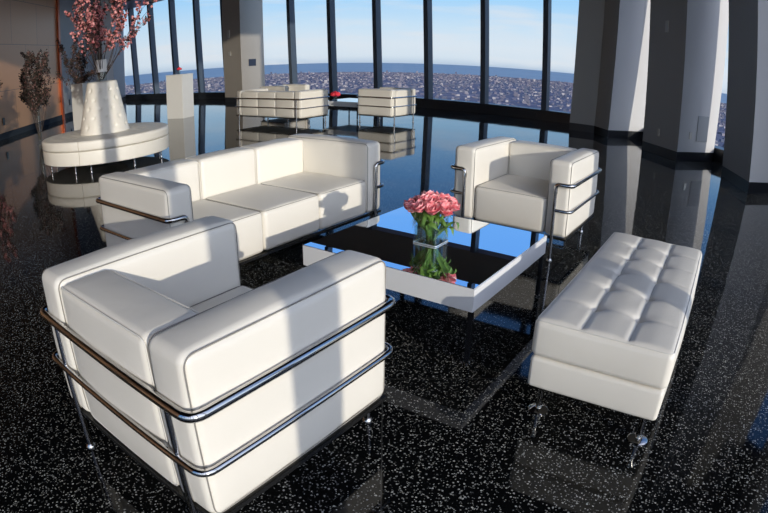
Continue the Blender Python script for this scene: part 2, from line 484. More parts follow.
def make_seat(name, label, W, D, nseat, rows=True, cat='armchair', group=None, H=.66, ZB=.16):
    """cube club seat: front towards -y, width along x; origin on the floor in its middle"""
    t = thing(name, label, cat, (0, 0, 0), 0, group)
    AW = .16; BT = .195; hw, hd = W/2, D/2
    e = .006
    for s in (-1, 1):
        bm = bmesh.new()
        cx = s*(hw-AW/2)
        cushion(bm, (cx, 0, (H+ZB)/2), (AW, D, H-ZB), .032, (.006, .004, .012), .003, seed=s+3)
        arm = obj('armrest', bm, M['leather'], t)
        bm = bmesh.new()
        for xx in (cx+AW/2-.007, cx-AW/2+.007):
            tube(bm, face_loop(xx, -hd+.009, hd-.009, ZB+.009, H-.006, .035), .0021, 5, closed=True)
        obj('seam', bm, M['seam'], arm, label='thin dark stitched seam')
    iw = W-2*AW; cw = iw/nseat
    for k in range(nseat):
        cx = -iw/2+cw*(k+.5)
        bm = bmesh.new()
        cushion(bm, (cx, hd-BT/2-.004, (H-.012+ZB)/2), (cw-.002, BT, H-.012-ZB), .03, (.0, .014, .008), .003, seed=k+10)
        b = obj('back_cushion', bm, M['leather'], t)
        bm = bmesh.new()
        yy = hd-BT-.004+.007
        P = fillet([(cx-cw/2+.006, yy, .30), (cx+cw/2-.006, yy, .30), (cx+cw/2-.006, yy, H-.018), (cx-cw/2+.006, yy, H-.018)], .03, 5, closed=True)
        tube(bm, P, .0022, 5, closed=True)
        yy = hd-.004-.006
        P = fillet([(cx-cw/2+.006, yy, ZB+.01), (cx+cw/2-.006, yy, ZB+.01), (cx+cw/2-.006, yy, H-.018), (cx-cw/2+.006, yy, H-.018)], .03, 5, closed=True)
        tube(bm, P, .0026, 5, closed=True)
        obj('seam', bm, M['piping'], b)
        bm = bmesh.new()
        ds = D-BT-.008
        cushion(bm, (cx, -hd+ds/2+.004, (.405+ZB)/2), (cw-.002, ds, .405-ZB), .03, (0, .008, .014), .003, seed=k+20)
        s_ = obj('seat_cushion', bm, M['leather'], t)
        bm = bmesh.new()
        P = fillet([(cx-cw/2+.006, -hd+.012, .399), (cx+cw/2-.006, -hd+.012, .399), (cx+cw/2-.006, hd-BT-.02, .399), (cx-cw/2+.006, hd-BT-.02, .399)], .03, 5, closed=True)
        tube(bm, P, .0018, 5, closed=True)
        obj('seam', bm, M['seam'], s_, label='thin dark stitched seam')
    # dark under-frame
    bm = bmesh.new()
    for (x0, x1, y0, y1) in ((-hw, hw, -hd, -hd+.02), (-hw, hw, hd-.02, hd), (-hw, -hw+.02, -hd+.02, hd-.02), (hw-.02, hw, -hd+.02, hd-.02)):
        box(bm, x0, x1, y0, y1, ZB-.016, ZB-.001)
    obj('base_frame', bm, M['darkmetal'], t, False)
    # chrome bands
    R = .0125; o = R+.003
    for z, r in ((.512, .0145), (.342, .011)):
        o = .0135+.003
        px = hw-.095
        P = [(-px, -hd-o, z), (-hw-o, -hd-o, z), (-hw-o, hd+o, z), (hw+o, hd+o, z), (hw+o, -hd-o, z), (px, -hd-o, z)]
        if z > .4:   # the upper band bends down into the front posts
            P = [(-px, -hd-o, z-.06)]+P+[(px, -hd-o, z-.06)]
        P = fillet(P, .045, 6)
        bm = bmesh.new(); tube(bm, P, r, 10)
        obj('chrome_band', bm, M['chrome'], t)
    for sx in (-1, 1):
        for sy in (-1, 1):
            px = hw-.095
            x = sx*px; y = sy*(hd+.0165)
            bm = bmesh.new()
            if sy > 0: y = hd+.004
            tube(bm, [(x, y, .014), (x, y, .50 if sy < 0 else .505)], .012, 10)
            lg = obj('leg', bm, M['chrome'], t)
            bm = bmesh.new(); lathe(bm, [(0, 0), (.02, 0), (.02, .008), (.013, .016), (0, .016)], 14, (x, y))
            obj('glide', bm, M['chrome'], lg)
    return t

chair = make_seat('armchair', 'white leather cube armchair nearest the viewer, seen from behind, chrome tubes around it', .845, .775, 1)
chair.location = (-1.325, .948, 0); chair.rotation_euler.z = PI
c2 = copy_tree(chair); c2.location = (-1.36, 3.80, 0); c2.rotation_euler.z = 0
c2['label'] = 'white leather cube armchair across the mirrored table, facing the viewer'
c3 = copy_tree(chair); c3.location = (-6.2, 9.03, 0); c3.rotation_euler.z = -PI/2
c3['label'] = 'distant white cube armchair with its back to us, right of the far sofa'
c4 = copy_tree(chair); c4.location = (-9.15, 9.25, 0); c4.rotation_euler.z = PI/2
c4['label'] = 'farthest white armchair, only its top showing above the distant sofa'
for c in (chair, c2, c3, c4): c['group'] = 'white cube armchairs'
sofa = make_seat('sofa', 'long white leather three seat sofa beside the mirrored coffee table', 1.79, .785, 3, cat='sofa', group='white cube sofas')
sofa.location = (-2.665, 2.355, 0); sofa.rotation_euler.z = PI/2
s2 = copy_tree(sofa); s2.location = (-7.91, 7.87, 0); s2.rotation_euler.z = PI
s2['label'] = 'distant white three seat sofa seen from behind near the far windows'

# ------------------------------------------------------------------ coffee tables
def make_table(label, W, D):
    t = thing('coffee_table', label, 'coffee table', (0, 0, 0))
    z0, z1 = .252, .352
    bm = bmesh.new()
    hw, hd = W/2, D/2
    box(bm, -hw, hw, -hd, -hd+.02, z0, z1); box(bm, -hw, hw, hd-.02, hd, z0, z1)
    box(bm, -hw, -hw+.02, -hd+.02, hd-.02, z0, z1); box(bm, hw-.02, hw, -hd+.02, hd-.02, z0, z1)
    box(bm, -hw+.02, hw-.02, -hd+.02, hd-.02, z0+.01, z1-.012)
    obj('body', bm, M['lacquer'], t, False)
    bm = bmesh.new(); box(bm, -hw+.004, hw-.004, -hd+.004, hd-.004, z1, z1+.004)
    obj('mirror_top', bm, M['mirror'], t, False, label='mirrored glass top')
    for sx in (-1, 1):
        for sy in (-1, 1):
            x, y = sx*(hw-.014), sy*(hd-.014)
            bm = bmesh.new(); box(bm, x-.010, x+.010, y-.010, y+.010, .012, z0)
            lg = obj('leg', bm, M['black'], t, False)
            bm = bmesh.new(); lathe(bm, [(0, 0), (.016, 0), (.016, .008), (.01, .012), (0, .012)], 12, (x, y)); obj('glide', bm, M['chrome'], lg)
    return t
tb = make_table('white square coffee table with a mirrored top holding the pink tulips', .92, .895)
tb.location = (-1.34, 2.362, 0)
tb2 = copy_tree(tb); tb2.location = (-7.35, 9.45, 0); tb2['label'] = 'distant low white table between the far sofa and armchair'

# ------------------------------------------------------------------ tufted bench
def make_bench():
    t = thing('tufted_bench', 'white leather tufted bench ottoman with round chrome feet at the right', 'bench', (-.285, 2.345, 0))
    W, D = .522, 1.285; hw, hd = W/2, D/2
    bm = bmesh.new(); cushion(bm, (0, 0, .190), (W-.012, D-.012, .128), .016, (.004, .004, 0), .002)
    obj('base', bm, M['leather'], t)
    # cushion with tufts
    bm = bmesh.new()
    cushion_top = bmesh.new()
    cushion(bm, (0, 0, .330), (W, D, .150), .028, (.006, .006, .010), .0015, 5)
    tx = [-hw+W/3, -hw+2*W/3]; ty = [-hd+D*(k+1)/6 for k in range(5)]
    bmesh.ops.subdivide_edges(bm, edges=[e for e in bm.edges if all(v.co.z > .39 for v in e.verts)], cuts=4, use_grid_fill=True)
    for v in bm.verts:
        if v.co.z > .385:
            x, y = v.co.x, v.co.y
            edge = min(1, max(0, (hw-abs(x))/.03))*min(1, max(0, (hd-abs(y))/.03))
            g = 0
            dx = min(abs(x-q) for q in tx); dy = min(abs(y-q) for q in ty)
            g += .008*math.exp(-(dx/.007)**2)
            g += .006*math.exp(-(dy/.008)**2)*(.55+.45*math.exp(-(dx/.06)**2))
            for a in tx:
                for b in ty:
                    r2 = (x-a)**2+(y-b)**2
                    g += .016*math.exp(-r2/.016**2)+.009*math.exp(-r2/.04**2)
            # pillow between the seams
            g -= .004*math.cos((x-tx[0])/(W/3)*2*PI-PI)*.5+.002
            v.co.z -= g*edge
    cush = obj('cushion', bm, M['leather'], t)
    bm = bmesh.new()
    def zt(x, y): return .4005
    P = fillet([(-hw+.008, -hd+.008, .3985), (hw-.008, -hd+.008, .3985), (hw-.008, hd-.008, .3985), (-hw+.008, hd-.008, .3985)], .026, 5, closed=True)
    tube(bm, P, .0022, 5, closed=True)
    for a in tx:
        tube(bm, [(a, -hd+.012+(2*hd-.024)*k/60, .4045-.0085-(.014*max(math.exp(-((-hd+.012+(2*hd-.024)*k/60-q)/.02)**2) for q in ty))) for k in range(61)], .0022, 5)
    obj('seam', bm, M['piping'], cush)
    for a in tx:
        for b in ty:
            bm = bmesh.new(); lathe(bm, [(0, .3835), (.008, .383), (.011, .379), (.009, .374), (0, .374)][::-1], 10, (a, b))
            obj('button', bm, M['leather'], cush)
    for sx in (-1, 1):
        for sy in (-1, 1):
            x, y = sx*(hw-.055), sy*(hd-.06)
            bm = bmesh.new()
            lathe(bm, [(0, 0), (.040, 0), (.041, .005), (.036, .010), (.013, .014), (.011, .10), (.022, .118), (.022, .127), (0, .127)], 20, (x, y))
            obj('foot', bm, M['chrome'], t, label='round chrome foot')
    cushion_top.free()
    return t
make_bench()

# ------------------------------------------------------------------ round banquette with cone back
def make_banquette():
    t = thing('round_banquette', 'round white leather banquette with a tall cone back and chrome legs', 'banquette', (-7.37, 3.72, 0))
    R = .945
    for half in (0, 1):
        a0 = math.radians(-50)+half*PI
        def wedge(z0, z1, Ro, Ri, rr, dome, seed):
            bm = bmesh.new(); seg = 72
            prof = [(Ri, z0), (Ro-rr, z0)]
            for k in range(1, 5): prof.append((Ro-rr+rr*math.sin(k/4*PI/2), z0+rr-rr*math.cos(k/4*PI/2)))
            for k in range(0, 5): prof.append((Ro-rr+rr*math.cos(k/4*PI/2), z1-rr+rr*math.sin(k/4*PI/2)))
            for k in range(1, 12): 
                q = k/12; prof.append((Ro-rr+(Ri-Ro+rr)*q, z1+dome*math.sin(q*PI)))
            prof.append((Ri, z1))
            g = .004
            rings = []
            for i in range(seg+1):
                a = a0+g+(PI-2*g)*i/seg
                ring = []
                for (r, z) in prof:
                    zz = z
                    if dome and z > z1-.002:
                        # ring of tufts
                        for rt, nt_ in ((.80, 13), (.62, 10), (.46, 8)):
                            aa = (a-a0)/PI*nt_; fr = abs(aa-round(aa))*PI/nt_*rt
                            if 0 < round(aa) < nt_+1: zz -= .026*math.exp(-(fr**2+(r-rt)**2)/.03**2)
                    ring.append(bm.verts.new((r*math.cos(a), r*math.sin(a), zz)))
                rings.append(ring)
            n = len(prof)
            for i in range(seg):
                for k in range(n):
                    k2 = (k+1) % n
                    bm.faces.new([rings[i][k], rings[i+1][k], rings[i+1][k2], rings[i][k2]])
            bm.faces.new(rings[0]); bm.faces.new(rings[-1][::-1])
            bmesh.ops.recalc_face_normals(bm, faces=bm.faces[:])
            return bm
        obj('base', wedge(.115, .296, R-.006, .3, .012, 0, 0), M['leather'], t)
        obj('seat_cushion', wedge(.300, .430, R, .3, .03, .008, 1), M['leather'], t)
        for k in range(5):
            a = a0+math.radians(8)+(PI-math.radians(16))*k/4
            x, y = (R-.09)*math.cos(a), (R-.09)*math.sin(a)
            bm = bmesh.new(); lathe(bm, [(0, 0), (.018, 0), (.014, .01), (.011, .035), (.015, .05), (.011, .065), (.015, .085), (.017, .115), (0, .115)], 10, (x, y))
            obj('leg', bm, M['chrome'], t)
    bm = bmesh.new()
    prof = [(0, .40), (.365, .40), (.370, .44)]
    seg = 120
    z0, z1 = .44, 1.13; 
    for k in range(1, 49):
        q = k/48; prof.append((.370-(.370-.222)*q, z0+(z1-z0)*q))
    prof += [(.215, 1.142), (.20, 1.15), (0, 1.152)]
    lathe(bm, prof, seg)
    for v in bm.verts:
        r = math.hypot(v.co.x, v.co.y)
        if .19 < r and .44 < v.co.z < 1.12:
            a = math.atan2(v.co.y, v.co.x)
            d = 0
            for row in range(5):
                zt = .53+.125*row; off = .5*(row % 2)
                aa = a/(2*PI)*10+off; fr = abs(aa-round(aa))*2*PI/10*r
                d += .022*math.exp(-(fr**2+(v.co.z-zt)**2)/.022**2)
            f = (r-d)/r; v.co.x *= f; v.co.y *= f
    obj('cone_back', bm, M['leather'], t)
    return t
make_banquette()

# ------------------------------------------------------------------ pedestals
def pedestal(label, loc, rz, w, h):
    t = thing('pedestal', label, 'pedestal', loc, rz)
    bm = bmesh.new(); box(bm, -w/2, w/2, -w/2, w/2, 0, h-.02)
    bmesh.ops.bevel(bm, geom=bm.edges[:], offset=.004, segments=2, affect='EDGES')
    obj('body', bm, M['pedestal'], t, False)
    bm = bmesh.new(); box(bm, -w/2-.004, w/2+.004, -w/2-.004, w/2+.004, h-.02, h)
    obj('top', bm, M['pedestal'], t, False)
pedestal('white pedestal with a small red flower, standing before the far windows', (-11.42, 7.9, 0), math.radians(20), .48, 1.06)
pedestal('white pedestal half hidden behind the banquette cone, by the dark branches', (-11.95, 5.55, 0), math.radians(15), .42, 1.1)

# ------------------------------------------------------------------ tulips
def petal(bm, a, rad, h, w, curl, base_z, tilt, nrow=6, ncol=5):
    """one cupped petal starting at the axis, opening at angle a"""
    ca, sa = math.cos(a), math.sin(a)
    rows = []
    for i in range(nrow+1):
        q = i/nrow
        ww = w*math.sin(PI*min(1, .12+.80*q))**.7*(1 if q < .8 else 1-.9*((q-.8)/.2)**2)
        rr = rad*(math.sin(q*PI*.55))+curl*q*q
        z = base_z+h*q-(tilt*q*q)
        row = []
        for j in range(ncol+1):
            s = (j/ncol-.5)*2
            x = rr-abs(s)**2*ww*.35; y = s*ww
            row.append(bm.verts.new((x*ca-y*sa, x*sa+y*ca, z+.002*math.sin(5*s+a*3))))
        rows.append(row)
    for i in range(nrow):
        for j in range(ncol): bm.faces.new([rows[i][j], rows[i][j+1], rows[i+1][j+1], rows[i+1][j]])

def make_tulip(seed):
    rnd = random.Random(seed)
    t = empty('tulip')
    bm = bmesh.new()
    for lay, (n, rad, h, w, curl) in enumerate(((3, .010, .040, .015, .0), (5, .018, .046, .019, .004), (6, .024, .045, .020, .012))):
        for k in range(n):
            petal(bm, 2*PI*k/n+lay*.5+rnd.uniform(-.2, .2), rad*1.28, h*1.12*rnd.uniform(.85, 1.12), w*1.28, curl*rnd.uniform(.4, 1.5), 0, .004*lay)
    head = obj('flower_head', bm, M['petal'], t)
    bm = bmesh.new(); tube(bm, [(0, 0, .002), (0, 0, -.03), (0, 0, -.06)], .003, 6)
    obj('stem', bm, M['stem'], t)
    return t
CX, CY_ = -1.325, 2.325      # vase centre on the table
zt_ = .356
protos = [make_tulip(i) for i in range(3)]
used = [False]*3
heads = []
n_out = 16
for k in range(n_out):
    if k < 1: r, z, ph = 0, .235, 0
    elif k < 6: r, z, ph = .045, .228, 2*PI*(k-1)/5
    else: r, z, ph = .092, .199, 2*PI*(k-6)/10+.2
    r += random.uniform(-.006, .006); z += random.uniform(-.012, .010)
    heads.append((r*math.cos(ph), r*math.sin(ph), z, r, ph))
def aim(d):
    return Vector((0, 0, 1)).rotation_difference(Vector(d).normalized())
for k, (hx, hy, hz, r, ph) in enumerate(heads):
    p = k % 3
    o = protos[p] if not used[p] else copy_tree(protos[p]); used[p] = True
    tag(o, 'pink double tulip in the glass vase on the mirrored table', 'flower', 'pink tulips in the vase')
    o.location = (CX+hx, CY_+hy, zt_+hz-.03)
    o.rotation_mode = 'QUATERNION'; o.rotation_quaternion = aim((hx*6.5, hy*6.5, 1))
    o.scale = (1.0, 1.0, 1.0)
    # the stem down into the vase: own mesh per tulip
    st = [c for c in o.children if c.name.startswith('stem')][0]
    inv = (Matrix.Translation(o.location)@o.rotation_quaternion.to_matrix().to_4x4()).inverted()
    base = Vector((CX+hx*.22, CY_+hy*.22, zt_+.012))
    top = Vector(o.location)
    mid = (base+top)/2+Vector((-hx*.22, -hy*.22, .01))
    bm = bmesh.new(); tube(bm, [inv@q for q in (top+Vector((0, 0, .004)), top*.7+mid*.3, mid, base*.5+mid*.5, base)], .0035, 6)
    me = bpy.data.meshes.new('stem'); bm.to_mesh(me); bm.free(); me.materials.append(M['stem'])
    for f in me.polygons: f.use_smooth = True
    st.data = me
    # two blade leaves
    rnd = random.Random(k*7+1)
    for q in range(3 if k > 5 else 1):
        a = ph+rnd.uniform(-.5, .5); ro = rnd.uniform(.05, .095); zt0 = rnd.uniform(.10, .17); drop = rnd.uniform(.0, .09)
        bm = bmesh.new(); rows = []
        for i in range(9):
            s = i/8
            rr = .020+ro*s**1.2; z = .03+zt0*math.sin(s*PI*.62)/math.sin(PI*.62)-drop*s*s*s
            w = .015*math.sin(PI*min(1, .1+.9*s))**.8+.0006
            cpt = Vector((CX+rr*math.cos(a), CY_+rr*math.sin(a), zt_+z)); sd = Vector((-math.sin(a), math.cos(a), 0))
            out = Vector((math.cos(a), math.sin(a), 0))
            rows.append([bm.verts.new(inv@(cpt+sd*w*u+out*(abs(u)*-w*.3))) for u in (-1, -.5, 0, .5, 1)])
        for i in range(8):
            for j in range(4): bm.faces.new([rows[i][j], rows[i][j+1], rows[i+1][j+1], rows[i+1][j]])
        obj('leaf', bm, M['leaf'], o)
# square-ish glass vase
t = thing('glass_vase', 'clear glass cube vase of tulips on the mirrored table', 'vase', (CX, CY_, zt_))
bm = bmesh.new(); w = .064
def sqring(bm, w, z, rr=.010):
    P = fillet([(-w, -w, z), (w, -w, z), (w, w, z), (-w, w, z)], rr, 3, closed=True)
    return [bm.verts.new(p) for p in P]
rs = [sqring(bm, w, .0), sqring(bm, w, .125), sqring(bm, w-.004, .125), sqring(bm, w-.004, .012)]
for a, b in zip(rs[:-1], rs[1:]):
    for i in range(len(a)): bm.faces.new([a[i], a[(i+1) % len(a)], b[(i+1) % len(a)], b[i]])
bm.faces.new(rs[0][::-1]); bm.faces.new(rs[-1])
obj('vase_body', bm, M['vaseglass'], t)
for nm, zz, rr in (('base_edge', .004, .003), ('rim', .125, .0012)):  # thin pale tubes drawn in as highlights on the glass
    bm = bmesh.new(); tube(bm, fillet([(-w, -w, zz), (w, -w, zz), (w, w, zz), (-w, w, zz)], .010, 4, closed=True), rr, 6, closed=True)
    obj(nm, bm, M['edgeglint'], t, label='bright glint drawn on glass edge')
bm = bmesh.new(); a = sqring(bm, w-.006, .014); b = sqring(bm, w-.006, .085)
for i in range(len(a)): bm.faces.new([a[i], a[(i+1) % len(a)], b[(i+1) % len(a)], b[i]])
bm.faces.new(a[::-1]); bm.faces.new(b); obj('water', bm, M['water'], t)

# small red flowers on the pedestal and on the distant table
def small_red(loc, label, flabel, s=1.0):
    t = thing('small_vase', label, 'vase', loc)
    bm = bmesh.new(); lathe(bm, [(0, 0), (.035, 0), (.035, .08), (.031, .08), (.031, .006), (0, .006)], 14); obj('vase_body', bm, M['vaseglass'], t)
    f = thing('red_flower', flabel, 'flower', (loc[0], loc[1], loc[2]+.03)); 
    bm = bmesh.new(); 
    for k in range(9):
        a = k*2.4; r = .0 if k == 0 else .035*s
        bmesh.ops.create_icosphere(bm, subdivisions=1, radius=.032*s, matrix=Matrix.Translation((r*math.cos(a), r*math.sin(a), .10+(.02 if k == 0 else .0))))
    for v in bm.verts: v.co += Vector((noise.noise(v.co*60), noise.noise(v.co*61+Vector((3, 0, 0))), 0))*.01
    obj('petals', bm, M['red'], f)
    bm = bmesh.new(); tube(bm, [(0, 0, -.01), (0, 0, .09)], .004, 5); obj('stem', bm, M['stem'], f)
small_red((-11.42, 7.9, 1.06), 'tiny glass vase on top of the white pedestal before the windows', 'small red flower on the white pedestal before the windows')
small_red((-7.62, 9.2, .356), 'tiny glass vase on the distant low table', 'small red flowers on the distant low table', 1.7)

# ------------------------------------------------------------------ blossom branches
def branch_geo(seed, L, spread, ph, dens, zoff=0.0, nl=1):
    rnd = random.Random(seed)
    bm = bmesh.new(); bb = bmesh.new(); lf = bmesh.new()
    def blossom(p, s):
        k5 = 5; up = Vector((rnd.uniform(-1, 1), rnd.uniform(-1, 1), rnd.uniform(-.3, 1))).normalized()
        q = Vector((0, 0, 1)).rotation_difference(up)
        for k in range(k5):
            a = 2*PI*k/k5; c0 = p
            d = q@Vector((math.cos(a), math.sin(a), .35)); e = q@Vector((-math.sin(a), math.cos(a), 0))
            v = [bb.verts.new(c0), bb.verts.new(c0+(d*.6+e*.42)*s), bb.verts.new(c0+d*s*1.05), bb.verts.new(c0+(d*.6-e*.42)*s)]
            bb.faces.new(v)
    def grow(p, d, L, r, lvl):
        n = 7; pts = [p.copy()]; dd = d.copy()
        for i in range(n):
            dd = (dd+Vector((rnd.uniform(-1, 1), rnd.uniform(-1, 1), rnd.uniform(-.5, .8)))*.14).normalized()
            p = p+dd*L/n; pts.append(p.copy())
            if lvl < 2 and i >= 2 and rnd.random() < (.65 if lvl == 0 else .4):
                sd = (dd+Vector((rnd.uniform(-1, 1), rnd.uniform(-1, 1), rnd.uniform(-.2, .8)))*.8).normalized()
                grow(p, sd, L*rnd.uniform(.25, .45), r*.55, lvl+1)
            if i >= (3 if lvl == 0 else 1):
                for _ in range(int(dens*rnd.uniform(.5, 1.5)+.5)):
                    blossom(p+Vector((rnd.uniform(-1, 1), rnd.uniform(-1, 1), rnd.uniform(-1, 1)))*.028, rnd.uniform(.018, .031))
                for _ in range(nl if nl > 1 else int(rnd.random() < .7)):
                    q = p+Vector((rnd.uniform(-1, 1), rnd.uniform(-1, 1), rnd.uniform(-1, 1)))*(.02 if nl == 1 else .045)
                    e = Vector((rnd.uniform(-1, 1), rnd.uniform(-1, 1), rnd.uniform(-1, 1))).normalized()*.045; f_ = e.orthogonal().normalized()*.014
                    lf.faces.new([lf.verts.new(q), lf.verts.new(q+e*.5+f_), lf.verts.new(q+e), lf.verts.new(q+e*.5-f_)])
        tube(bm, pts, r, 5, taper=.35)
    d = Vector((math.cos(ph)*spread, math.sin(ph)*spread, 1)).normalized()
    p0 = Vector((math.cos(ph)*.015, math.sin(ph)*.015, zoff))
    grow(p0, d, L, .006, 0)
    return bm, bb, lf

def bouquet(loc, n, L, spread, dens, label, group, pm, seed0, zoff=.0, name='blossom_branch', lm='twigleaf', nl=1):
    for k in range(n):
        sp = spread*(.25+.75*((k*.618) % 1)); ph = k*2.4+.3
        bm, bb, lf = branch_geo(seed0+k, L*random.uniform(.8, 1.08), sp, ph, dens, zoff, nl)
        t = thing(name, label, 'flowering branch', loc, 0, group)
        b = obj('twigs', bm, M['bark'], t)
        tag(obj('blossoms', bb, pm, t, False), kind='stuff')
        tag(obj('leaves', lf, M[lm], t, False), kind='stuff')
# tall arrangement on the cone
VX, VY = -7.37, 3.72
t = thing('cylinder_vase', 'cylindrical vase with a white upper band on top of the banquette cone', 'vase', (VX, VY, 1.152))
bm = bmesh.new(); lathe(bm, [(0, 0), (.074, 0), (.074, .30), (.068, .30), (.068, .01), (0, .01)], 24); obj('vase_body', bm, M['vaseglass'], t)
bm = bmesh.new(); lathe(bm, [(.0755, .13), (.0785, .13), (.0785, .305), (.0755, .305), (.0755, .13)], 24); obj('band', bm, M['vasewhite'], t, label='white band around the upper half')
bouquet((VX, VY, 1.17), 20, 1.0, .80, .95, 'long pink blossom branch in the vase on top of the banquette cone', 'blossom branches on the banquette', M['blossom'], 100)
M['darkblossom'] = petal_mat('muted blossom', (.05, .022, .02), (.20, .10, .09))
def floorvase(loc, label, blabel, group, seed, dens, m, h=.62, n=9, L=.75):
    t = thing('floor_vase', label, 'vase', loc)
    bm = bmesh.new(); lathe(bm, [(0, 0), (.075, 0), (.072, .02), (.045, .06), (.045, h), (.040, h), (.040, .06), (0, .05)], 18); obj('vase_body', bm, M['vaseglass'], t)
    bouquet((loc[0], loc[1], loc[2]+.08), n, L+h, .095, dens, blabel, group, m, seed, nl=5)
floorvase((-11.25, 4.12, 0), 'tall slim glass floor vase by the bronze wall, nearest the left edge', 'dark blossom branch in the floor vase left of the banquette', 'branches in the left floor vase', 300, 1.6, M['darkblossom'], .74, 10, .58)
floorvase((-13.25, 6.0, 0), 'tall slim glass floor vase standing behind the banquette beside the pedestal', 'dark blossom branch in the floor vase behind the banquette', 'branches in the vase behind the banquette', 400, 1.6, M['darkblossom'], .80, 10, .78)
floorvase((-11.0, 2.75, 0), 'slim glass floor vase just outside the left edge of the photo', 'blossom branch reaching into the photo at its left edge', 'branches at the left edge', 500, 2.0, M['blossom'], .8, 8, .62)

# ------------------------------------------------------------------ small wall fittings
plate_on('light_switch', 'small metal switch plate on the far beige column, upper of two', 'switch', (-13.74, 11.395, 2.17), (0, -1), .14, .24, M['plate'])
plate_on('light_switch', 'small metal switch plate on the far beige column, lower of two', 'switch', (-13.69, 11.395, 1.54), (0, -1), .13, .13, M['plate'])
plate_on('wall_sign', 'small dark navy sign on the pale side of the far column', 'sign', (-13.145, 11.85, 1.22), (1, 0), .30, .22, M['sign'])
nC = (.81, -.588)
plate_on('access_panel', 'grey access panel low on the pale face of the middle column', 'panel', (-.395, 9.62, .54), nC, .30, .42, M['panel'])
plate_on('wall_socket', 'white socket plate beside the grey access panel', 'socket', (-.575, 9.372, .42), nC, .07, .12, M['plate'])
plate_on('wall_fitting', 'small metal fitting high on the dark face of the middle column', 'fitting', (-1.10, 9.50, 2.14), (-.72, -.69), .09, .19, M['plate'])
plate_on('wall_socket', 'small socket plate low on the dark face of the middle column', 'socket', (-1.13, 9.53, .37), (-.72, -.69), .06, .12, M['plate'])
plate_on('light_switch', 'small switch plate on the grey faceted column behind the armchair', 'switch', (-2.88, 11.18, 1.58), (-.1, -1), .07, .16, M['plate'])
plate_on('wall_fitting', 'small black box low on the bronze wall at the left edge', 'fitting', (-14.02, 4.18, .42), (.7071, .7071), .11, .18, M['black'])
plate_on('wall_fitting', 'small black box low on the grey wall just right of the copper strip', 'fitting', (-17.35, 7.50, .48), (.7071, .7071), .11, .18, M['black'])

# ------------------------------------------------------------------ outside: city plain and sea far below, distance haze mixed into their colours
def city_mat():
    m, nt, N, L, B = newmat('city ground')
    tc = N.new('ShaderNodeTexCoord')
    nz = N.new('ShaderNodeTexNoise'); nz.inputs['Scale'].default_value = .0006; nz.inputs['Detail'].default_value = 6
    L.new(tc.outputs['Object'], nz.inputs['Vector'])
    v = N.new('ShaderNodeTexVoronoi'); v.inputs['Scale'].default_value = .012; L.new(tc.outputs['Object'], v.inputs['Vector'])
    sp = N.new('ShaderNodeSeparateColor'); L.new(v.outputs['Color'], sp.inputs['Color'])
    cr = N.new('ShaderNodeValToRGB'); E = cr.color_ramp.elements
    E[0].position = 0; E[0].color = (.10, .115, .165, 1); E[1].position = 1; E[1].color = (.24, .22, .26, 1)
    e = E.new(.55); e.color = (.12, .13, .175, 1); e = E.new(.88); e.color = (.16, .16, .2, 1)
    L.new(sp.outputs['Red'], cr.inputs['Fac'])
    mx = N.new('ShaderNodeMix'); mx.data_type = 'RGBA'; mx.blend_type = 'MULTIPLY'; mx.inputs['Factor'].default_value = .7
    cr2 = N.new('ShaderNodeValToRGB'); cr2.color_ramp.elements[0].color = (.55, .6, .75, 1); cr2.color_ramp.elements[1].color = (1.2, 1.1, 1.05, 1)
    cr2.color_ramp.elements[0].position = .35; cr2.color_ramp.elements[1].position = .65
    L.new(nz.outputs['Fac'], cr2.inputs['Fac']); L.new(cr.outputs['Color'], mx.inputs[6]); L.new(cr2.outputs['Color'], mx.inputs[7])
    L.new(mx.outputs[2], B.inputs['Base Color']); B.inputs['Roughness'].default_value = .9
    B.inputs['Specular IOR Level'].default_value = .1
    return m
M['city'] = city_mat()
M['sea'] = mat('hazy sea', (.20, .29, .35), .8, var=.12, scale=.0004)
GZ = -275
bm = bmesh.new(); n = 64
inner = [bm.verts.new((11500*math.cos(2*PI*k/n), 11500*math.sin(2*PI*k/n), GZ)) for k in range(n)]
bm.faces.new(inner); struct('ground', bm, M['city'])
bm = bmesh.new()
a = [bm.verts.new((11400*math.cos(2*PI*k/n), 11400*math.sin(2*PI*k/n), GZ-1)) for k in range(n)]
b = [bm.verts.new((36000*math.cos(2*PI*k/n), 36000*math.sin(2*PI*k/n), GZ-1)) for k in range(n)]
for k in range(n): bm.faces.new([a[k], b[k], b[(k+1) % n], a[(k+1) % n]][::-1])
bmesh.ops.recalc_face_normals(bm, faces=bm.faces[:])
struct('sea', bm, M['sea'])
def bld_mat(name, cols):
    m, nt, N, L, B = newmat(name)
    g = N.new('ShaderNodeNewGeometry'); cr = N.new('ShaderNodeValToRGB'); cr.color_ramp.interpolation = 'CONSTANT'
    E = cr.color_ramp.elements; E[0].color = (*cols[0], 1); E[0].position = 0; E[1].position = 1/len(cols); E[1].color = (*cols[1], 1)
    for i, c in enumerate(cols[2:]): e = E.new((i+2)/len(cols)); e.color = (*c, 1)
    L.new(g.outputs['Random Per Island'], cr.inputs['Fac']); L.new(cr.outputs['Color'], B.inputs['Base Color'])
    B.inputs['Roughness'].default_value = .9
    return m
M['bld'] = bld_mat('building walls', [(.12, .12, .16), (.19, .175, .215), (.10, .11, .155), (.25, .225, .25), (.13, .13, .17), (.09, .105, .15), (.42, .38, .37), (.15, .14, .175)])
verts, faces = [], []
rnd = random.Random(3)
